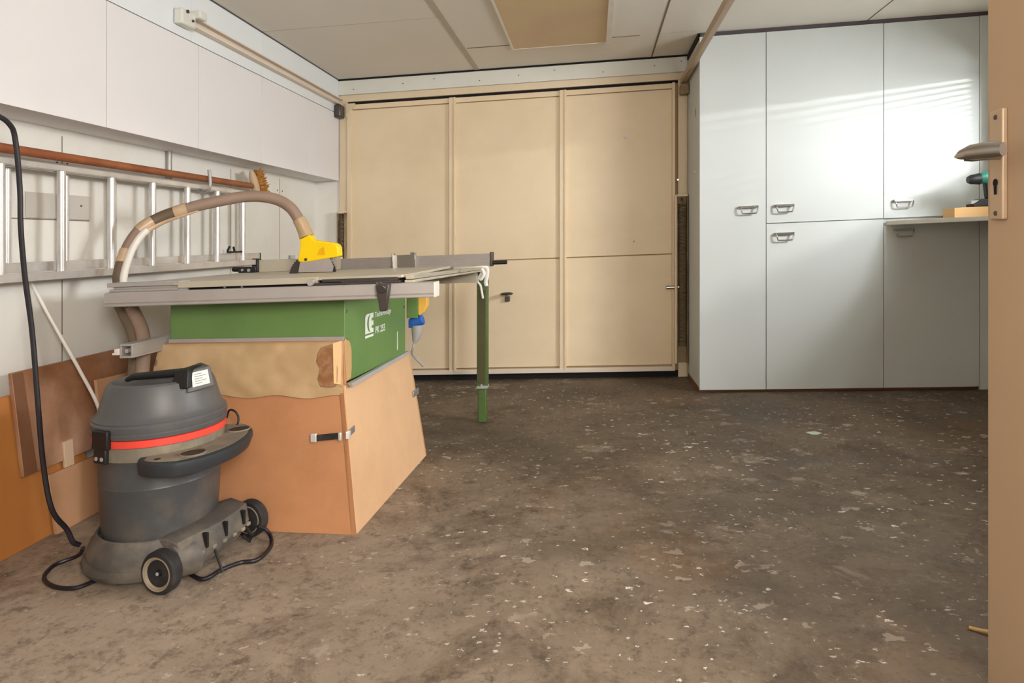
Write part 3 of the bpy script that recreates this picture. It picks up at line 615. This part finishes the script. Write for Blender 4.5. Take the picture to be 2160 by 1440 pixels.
# lower extrusion sticking out on the left
ex = obj('lower_extrusion', MB().box(-1.655,-1.605,2.17,2.98,.660,.668).box(-1.655,-1.605,2.17,2.98,.618,.626).box(-1.655,-1.647,2.17,2.98,.626,.660).box(-1.613,-1.605,2.17,2.98,.626,.660).box(-1.636,-1.624,2.17,2.98,.636,.650), M_rail, S, .0015)
obj('extrusion_tongue', MB().box(-1.68,-1.655,2.165,2.40,.63,.638).box(-1.672,-1.655,2.165,2.40,.638,.652), M_trimw, S, .0015)
each('extrusion_bracket', [MB().box(-1.61,-1.55,2.40,2.46,.62,.70), MB().box(-1.61,-1.55,2.85,2.91,.62,.70)], M_rail, S)

# ------------------------------------------------------------------ suction hose
H = thing('suction_hose', 'taped grey-brown suction hose arching from below the rail to the yellow guard', 'hose', (-1.6, 2.4, .5))
hp = [(-1.640,2.235,.40),(-1.630,2.245,.50),(-1.650,2.290,.600),(-1.684,2.330,.690),(-1.745,2.355,.778),(-1.800,2.375,.850),(-1.826,2.395,.900),(-1.834,2.43,.969),(-1.828,2.46,1.030),(-1.800,2.49,1.087),(-1.745,2.53,1.130),(-1.662,2.56,1.160),(-1.582,2.60,1.184),(-1.449,2.66,1.209),(-1.353,2.70,1.199),(-1.284,2.715,1.160),(-1.243,2.722,1.100),(-1.222,2.725,1.055),(-1.213,2.725,1.030)]
path = curve(hp, 10); NP = len(path)
def seg(a, b): return path[int(a*(NP-1)/(len(hp)-1)):int(b*(NP-1)/(len(hp)-1))+1]
obj('hose', MB().tube(path, .0235, 16), M_hose, H, smooth=80)
each('dark_tape', [MB().tube(seg(4.0,6.7), .0246, 16), MB().tube(seg(9.6,10.6), .0248, 16)], M_hosed, H, smooth=80)
each('beige_tape', [MB().tube(seg(*q), .0262, 16) for q in ((6.7,7.5),(8.8,9.7),(10.6,11.1))], M_beige, H, smooth=80)
def offs(a, b, dx, dy, dh): return [Vector(p)+Vector((dx,dy,dh)) for p in seg(a,b)]
obj('splint', MB().tube(offs(4.6,9.2,.026,-.014,-.012), .0145, 10), M_wtube, H, smooth=80)
obj('splint', MB().tube(offs(8.9,11.6,.006,-.006,-.022), [.014-.010*k/max(1,len(seg(8.9,11.6))-1) for k in range(len(seg(8.9,11.6)))], 10), M_beige, H, smooth=80)
obj('drain_hose', MB().tube(offs(.6,4.8,-.034,-.004,-.012), .020, 12), M_hosed, H, smooth=80)
obj('end_sleeve', MB().tube(seg(15.9,18), [.0265+.004*k/max(1,len(seg(15.9,18))-1) for k in range(len(seg(15.9,18)))], 20), mat('end_sleeve_tan', (186,158,122), .25, var=.08), H, smooth=80)

# ------------------------------------------------------------------ vacuum cleaner
cx, cyv = -1.365, 1.98
V = thing('vacuum_cleaner', 'dark grey wet and dry vacuum cleaner with a red band on a wheeled trolley', 'vacuum cleaner', (cx, cyv, 0))
def ang(a, r, h): return (cx + r*math.cos(a), cyv + r*math.sin(a), h)
obj('drum', MB().lathe((cx,cyv,0), [(.150,.115),(.163,.120),(.170,.20),(.173,.28),(.1745,.285),(.1725,.29),(.178,.37),(.181,.415)], 72), M_vac, V)
obj('dusty_collar', MB().lathe((cx,cyv,0), [(.1815,.372),(.184,.380),(.186,.414)], 72, cap=False), M_dust, V)
obj('red_band', MB().lathe((cx,cyv,0), [(.183,.414),(.190,.416),(.190,.436),(.183,.438)], 72), M_red, V)
obj('lid', MB().lathe((cx,cyv,0), [(.183,.438),(.192,.440),(.194,.452),(.1915,.455),(.1930,.460),(.194,.474),(.189,.480),(.190,.484),(.184,.489),(.176,.50),(.166,.535),(.156,.570),(.149,.583),(.138,.588),(.130,.583),(.10,.580),(.07,.586),(.04,.598),(.001,.600)], 72), M_vacl, V)
# latch at the front left, two clip eyes
for a, nm in ((-PI*.60,'clip'),):
    c = Vector(ang(a,.196,.43)); rd = Vector((math.cos(a),math.sin(a),0)); tg = Vector((-math.sin(a),math.cos(a),0))
    cl = obj('clip', MB().rbox(c+Vector((0,0,.012)), tg*.034, rd*.008, (0,0,.028)).rbox(c+Vector((0,0,-.035)), tg*.026, rd*.007, (0,0,.022)), M_black, V, .004)
    obj('clip_spring', MB().lathe(c+rd*.006+tg*.012+Vector((0,0,-.042)), [(.001,0),(.006,0),(.006,.003),(.001,.003)], 12, rd).lathe(c+rd*.006-tg*.012+Vector((0,0,-.042)), [(.001,0),(.006,0),(.006,.003),(.001,.003)], 12, rd), M_greyp, cl)
# carrying handle: bar and wedge with rating label
hx = Vector((1.0,-.10,0)).normalized(); hy = Vector((.10,1.0,0)).normalized()
def hv(a, b, h): p = Vector((cx,cyv,0)) + hx*a + hy*b; return Vector((p.x,p.y,h))
obj('carry_handle', MB().rings([ring_e((-1.425,1.905,.596),(0,.016,0),(0,0,.008)), ring_e((-1.405,1.905,.604),(0,.018,0),(0,0,.011)), ring_e((-1.33,1.91,.608),(0,.018,0),(0,0,.012)), ring_e((-1.255,1.92,.612),(0,.02,0),(0,0,.013))]).hexa([(-1.275,1.885,.568),(-1.215,1.885,.568),(-1.215,1.97,.568),(-1.275,1.97,.568)],[(-1.262,1.90,.622),(-1.225,1.905,.624),(-1.225,1.99,.624),(-1.262,1.985,.622)]), M_black, V, .005)
la, lb, lc_, ld = [Vector(q) for q in ((-1.214,1.915,.5735),(-1.188,1.94,.584),(-1.199,1.95,.6235),(-1.229,1.925,.6165))]
la, lb, lc_, ld = Vector((-1.2125,1.908,.567)), Vector((-1.1745,1.938,.574)), Vector((-1.190,1.950,.614)), Vector((-1.226,1.922,.609))
nl = (lb-la).cross(ld-la).normalized()
if nl.y > 0: nl = -nl
ex_, ey_ = (lb-la), (ld-la)
p00, p10, p11, p01 = la-ex_*.35-ey_*.3, lb+ex_*.25-ey_*.25, lc_+ex_*.18+ey_*.22, ld-ex_*.35+ey_*.22
hb = obj('motor_housing', MB().hexa([p00, p10, p10+Vector((-.08,.11,0)), p00+Vector((-.05,.12,0))],[p01, p11, p11+Vector((-.075,.07,0)), p01+Vector((-.04,.08,0))]), M_vacl, V, .004)
lab = obj('rating_label', MB().prism([la+nl*.0022, lb+nl*.0022, lc_+nl*.0022, ld+nl*.0022], -nl*.002), M_lblw, V)
lines = MB()
for k in range(5):
    v0 = .16+.16*k; e0 = la.lerp(ld, v0); e1 = lb.lerp(lc_, v0); f0 = la.lerp(ld, v0+.05); f1 = lb.lerp(lc_, v0+.05); w = .85 if k % 2 else .6
    lines.prism([e0.lerp(e1,.15)+nl*.0028, e0.lerp(e1,w)+nl*.0028, f0.lerp(f1,w)+nl*.0028, f0.lerp(f1,.15)+nl*.0028], -nl*.0006)
obj('label_print', lines, M_lblg, lab)
# accessory tray around the drum
A1, A2 = math.radians(-72), math.radians(56); ro = []; ri = []
def tray_r(a):
    d = math.degrees(a)
    for (d0,r0),(d1,r1) in zip(((-72,.215),(-62,.262),(-48,.296),(-34,.300),(0,.280),(28,.272),(45,.262),(56,.215)), ((-62,.262),(-48,.296),(-34,.300),(0,.280),(28,.272),(45,.262),(56,.215),(57,.2))):
        if d0 <= d <= d1+1e-6: return r0 + (r1-r0)*(d-d0)/(d1-d0)
    return .21
nA = 48; AA = [A1+(A2-A1)*i/nA for i in range(nA+1)]
tr = MB()
sec = []
for a in AA:
    R = tray_r(a); sec.append([ang(a,.172,.388), ang(a,R-.010,.388), ang(a,R-.002,.384), ang(a,R,.372), ang(a,R-.010,.345), ang(a,R-.03,.338), ang(a,.172,.335)])
tr.rings(sec)
to = obj('accessory_tray', tr, mat('tray_black', (50,54,58), .5, var=.12, scale=12), V)
td = MB(); sec = [[ang(a,.180,.3885), ang(a,tray_r(a)-.014,.3885), ang(a,tray_r(a)-.014,.3897), ang(a,.180,.3897)] for a in AA[2:-2]]
obj('tray_dust', td.rings(sec), M_dust, to)
M_hole = mat('hole_inside', (62,46,28), .9)
for dg, r, rr in ((-36,.246,.034),(27,.228,.033),(-58,.235,.009)):
    c = ang(math.radians(dg), r, .3898)
    obj('tray_hole', MB().lathe(c, [(.0005,.0012),(rr,.0012),(rr,0),(.0005,0)], 28), M_hole, to)
    if rr > .01: obj('tray_rim', MB().lathe(c, [(rr,.0),(rr+.0045,.0),(rr+.003,.004),(rr,.004)], 28, cap=False), M_dust, to)
# trolley
rdv = Vector((.983,-.185,0)); sdv = Vector((.185,.983,0)); AX = Vector((-1.200,1.98,0))
def tv(a, b, h): p = AX + rdv*a + sdv*b; return (p.x,p.y,h)
out = []
for i in range(40):
    a = 2*PI*i/40; r = .192; p = Vector((cx,cyv,0)) + Vector((math.cos(a),math.sin(a),0))*r; out.append((p.x,p.y))
def ringscale(k, h, dx=0): return [(cx+(x-cx)*k+dx, cyv+(y-cyv)*k, h) for x,y in out]
base = MB().rings([ringscale(.98,.035), ringscale(1.05,.05), ringscale(1.07,.085), ringscale(1.02,.110), ringscale(.97,.122), ringscale(.93,.138), ringscale(.90,.138), ringscale(.88,.12)])
base.rings([[tv(a,b,h) for a,b,h in r] for r in (
    [(-.12,-.165,.04),(.035,-.160,.045),(.045,-.160,.085),(.025,-.160,.130),(-.02,-.160,.140),(-.12,-.165,.12)],
    [(-.12,-.13,.03),(.045,-.13,.035),(.058,-.13,.085),(.040,-.13,.138),(-.01,-.13,.150),(-.12,-.13,.12)],
    [(-.12,-.03,.03),(.055,-.03,.045),(.078,-.03,.085),(.062,-.03,.142),(.01,-.03,.158),(-.12,-.03,.12)],
    [(-.12,.05,.04),(.060,.05,.055),(.082,.05,.09),(.068,.05,.152),(.01,.05,.168),(-.12,.05,.12)],
    [(-.12,.095,.05),(.050,.095,.075),(.070,.095,.10),(.060,.095,.155),(.0,.095,.168),(-.12,.095,.12)],
    [(-.12,.155,.05),(.0,.155,.075),(.01,.155,.09),(.0,.155,.12),(-.02,.155,.13),(-.12,.155,.12)])])
tb = obj('trolley_base', base, M_base, V, .004)
obj('trolley_skirt', MB().rings([ringscale(.92,.022,-.01), ringscale(1.03,.028,-.012), ringscale(1.085,.045,-.012), ringscale(1.08,.062,-.010), ringscale(1.0,.07)]), M_base, V)
slots = []
for b,a_ in ((-.085,.058),(-.015,.068),(.06,.072)):
    slots.append(MB().rbox(Vector(tv(a_,b,.112+.08*(b+.1))), rdv*.010, sdv*.0045, Vector((0,0,.022))))
each('tool_slot', slots, M_gap, tb)
nub = []
for b,a_ in ((-.10,.060),(-.06,.068),(-.025,.076),(.015,.080),(.05,.082),(.085,.074)): nub.append(MB().rbox(Vector(tv(a_,b,.082+.06*(b+.1))), rdv*.006, sdv*.008, Vector((0,0,.006))))
each('slot_lug', nub, M_dust, tb, .003)
def wheel(b0, label, spokes):
    c0 = Vector(tv(0,b0,.0625)); ax = (sdv*1 if b0 > 0 else -sdv)
    rw = obj('wheel', MB().lathe(c0-ax*.018, [(.040,0),(.058,.0),(.0625,.006),(.0625,.030),(.058,.036),(.049,.038),(.047,.030),(.040,.026)], 40, ax), M_rub, V)
    f = -1 if b0 > 0 else 1
    # hub disc on the visible (-y) side
    vis = -sdv; c1 = c0 + vis*.012
    obj('wheel_ring', MB().lathe(c0-ax*.0, [(.044,.018),(.049,.021),(.049,.019),(.044,.016)], 40, ax, cap=False).lathe(c1, [(.041,0),(.047,.006),(.044,.0075),(.039,.002)], 40, vis, cap=False), M_wring, rw)
    hubm = MB().lathe(c0-vis*.01, [(.001,0),(.044,0),(.044,.012),(.001,.012)], 32, vis).lathe(c0, [(.001,.006),(.010,.006),(.008,.016),(.001,.018)], 20, vis)
    obj('hub', hubm, M_black if not spokes else M_gap, rw)
    if spokes:
        u = rdv; w = Vector((0,0,1))
        for k in range(8):
            a = 2*PI*k/8+.2; d = u*math.cos(a)+w*math.sin(a); e = -u*math.sin(a)+w*math.cos(a)
            obj('spoke', MB().rbox(c0+vis*.010+d*.026, d*.020, e*.0032, vis*.005), M_base, rw)
    else:
        obj('hub_cap', MB().lathe(c0+vis*.014, [(.001,0),(.006,0),(.005,.004),(.001,.005)], 14, vis), M_greyp, rw)
wheel(-.190, 'near', False); wheel(.190, 'far', True)
obj('axle', MB().cyl(tv(0,-.18,.0625), tv(0,.18,.0625), .01, 12), M_steel, V)
for k, (x, y) in enumerate(((-1.545,1.90),(-1.50,2.09))):
    cw = obj('caster', MB().lathe((x,y-.012,.024), [(.004,0),(.022,0),(.024,.004),(.024,.020),(.022,.024),(.004,.024)], 24, (0,1,0)), M_black, V)
obj('axle_housing', MB().rings([ring_e(tv(.0,-.165,.075),rdv*.045,Vector((0,0,.05))), ring_e(tv(.035,-.12,.075),rdv*.05,Vector((0,0,.05)))]), M_base, V)
each('cable_hook', [MB().tube([tv(.06,-.05,.075),tv(.085,-.06,.045),tv(.105,-.065,.012)], .004, 8), MB().tube([tv(.06,.08,.09),tv(.10,.075,.06),tv(.095,.07,.045),tv(.07,.07,.06)], .006, 8)], M_black, V)

# ------------------------------------------------------------------ cables
tag(obj('power_cable', curve_tube([(-1.85,1.70,1.473),(-1.76,1.77,1.415),(-1.72,1.791,1.381),(-1.70,1.791,1.327),(-1.70,1.806,1.187),(-1.70,1.809,1.074),(-1.70,1.823,.931),(-1.69,1.839,.757),(-1.67,1.838,.542),(-1.65,1.837,.348),(-1.62,1.835,.220),(-1.60,1.867,.149),(-1.585,1.875,.106),(-1.575,1.89,.09)], .0075, 10), M_cable), 'black power cable hanging from the cupboards down to the vacuum cleaner', 'cable')
tag(obj('white_cable', curve_tube([(-2.026,2.16,1.04),(-2.026,2.172,.98),(-2.022,2.191,.905),(-1.945,2.231,.710),(-1.895,2.273,.562),(-1.855,2.32,.409),(-1.85,2.36,.25)], .0062, 10), M_wtube), 'white cable slanting down the wall behind the black one', 'cable')
tag(obj('cable_loop', curve_tube([(-1.60,1.935,.06),(-1.645,1.965,.02),(-1.692,1.925,.008),(-1.660,1.85,.008),(-1.585,1.80,.008),(-1.508,1.795,.008),(-1.47,1.85,.008),(-1.42,1.875,.008),(-1.30,1.90,.008),(-1.234,1.900,.008),(-1.150,1.860,.008),(-1.124,1.92,.008),(-1.09,1.965,.008),(-1.045,1.985,.008),(-1.045,2.07,.008),(-1.075,2.135,.010),(-1.10,2.15,.03),(-1.12,2.13,.05)], .0062, 10), M_cable), 'black cable looped on the floor around the vacuum trolley', 'cable')
tag(obj('thin_cable', curve_tube([(-1.245,2.155,.41),(-1.238,2.155,.432),(-1.226,2.15,.438),(-1.210,2.15,.431),(-1.200,2.15,.412),(-1.198,2.14,.390),(-1.205,2.12,.376)], .0035, 8), M_cable) , 'thin dark cable curling behind the vacuum accessory tray', 'cable')

# a few loose bits on the floor
tag(obj('floor_chip', MB().slab([(1.015,3.36),(1.03,3.325),(1.055,3.32),(1.085,3.345),(1.06,3.375)], .0005, .003), mat('pale_green_chip', (196,206,190), .6)), 'pale greenish flake of paint on the floor before the cabinets', 'flake')
tag(obj('wood_splinter', curve_tube([(.895,1.722,.004),(.915,1.708,.006),(.945,1.69,.010)], .004, 6), M_plank), 'small pale wood splinter on the floor beside the near door', 'splinter')

# ------------------------------------------------------------------ light
def area(name, loc, size, energy, color, direction, spread=180):
    l = bpy.data.lights.new(name, 'AREA'); l.shape = 'RECTANGLE'; l.size, l.size_y = size; l.energy = energy; l.color = color; l.spread = math.radians(spread)
    o = bpy.data.objects.new(name, l); C.objects.link(o); o.location = loc
    o.rotation_euler = Vector(direction).to_track_quat('-Z', 'Y').to_euler(); return o
# daylight falling through the side window
area('window_daylight', (XR+.50, 2.15, 1.78), (1.2, .8), 175, (.93,.97,1.0), (-1,.0,-.08))
area('window_horizon', (XR+1.0, 2.20, 1.50), (1.6, .5), 110, (.95,.98,1.0), (-1,.0,.02))
# low bright patch of sky that rakes through the blind onto the cabinets
area('window_glare', (3.55, 2.0, 2.08), (.4, .02), 22, (1.0,.98,.94), (-1,.9,-.25), spread=120)
# fill lights added in the unseen hall behind the camera
area('hall_fill', (1.0, -1.2, 1.7), (.6, .9), 98, (1.0,.96,.91), (-.9,1,-.05))
area('front_fill', (-.45, -1.1, 1.55), (1.3, 1.1), 16, (1.0,.95,.89), (-.05,1,-.02))
W = bpy.data.worlds.new('World'); bpy.context.scene.world = W; W.use_nodes = True
W.node_tree.nodes['Background'].inputs[0].default_value = (.85,.92,1.0,1); W.node_tree.nodes['Background'].inputs[1].default_value = 1.0

# ------------------------------------------------------------------ camera
cam = bpy.data.cameras.new('Camera'); co = bpy.data.objects.new('Camera', cam); C.objects.link(co)
co.location = (0, 0, .97); co.rotation_euler = (PI/2, 0, .1206)
cam.sensor_width = 36; cam.lens = 36*1410/2160; cam.shift_y = -215.3/2160; cam.clip_start = .02
bpy.context.scene.camera = co
vs = bpy.context.scene.view_settings
vs.view_transform = 'Standard'; vs.look = 'None'; vs.gamma = 1; vs.use_curve_mapping = False; vs.exposure = 0.1
for o in bpy.data.objects:
    for k in ('_o', '_p'):
        if k in o: del o[k]
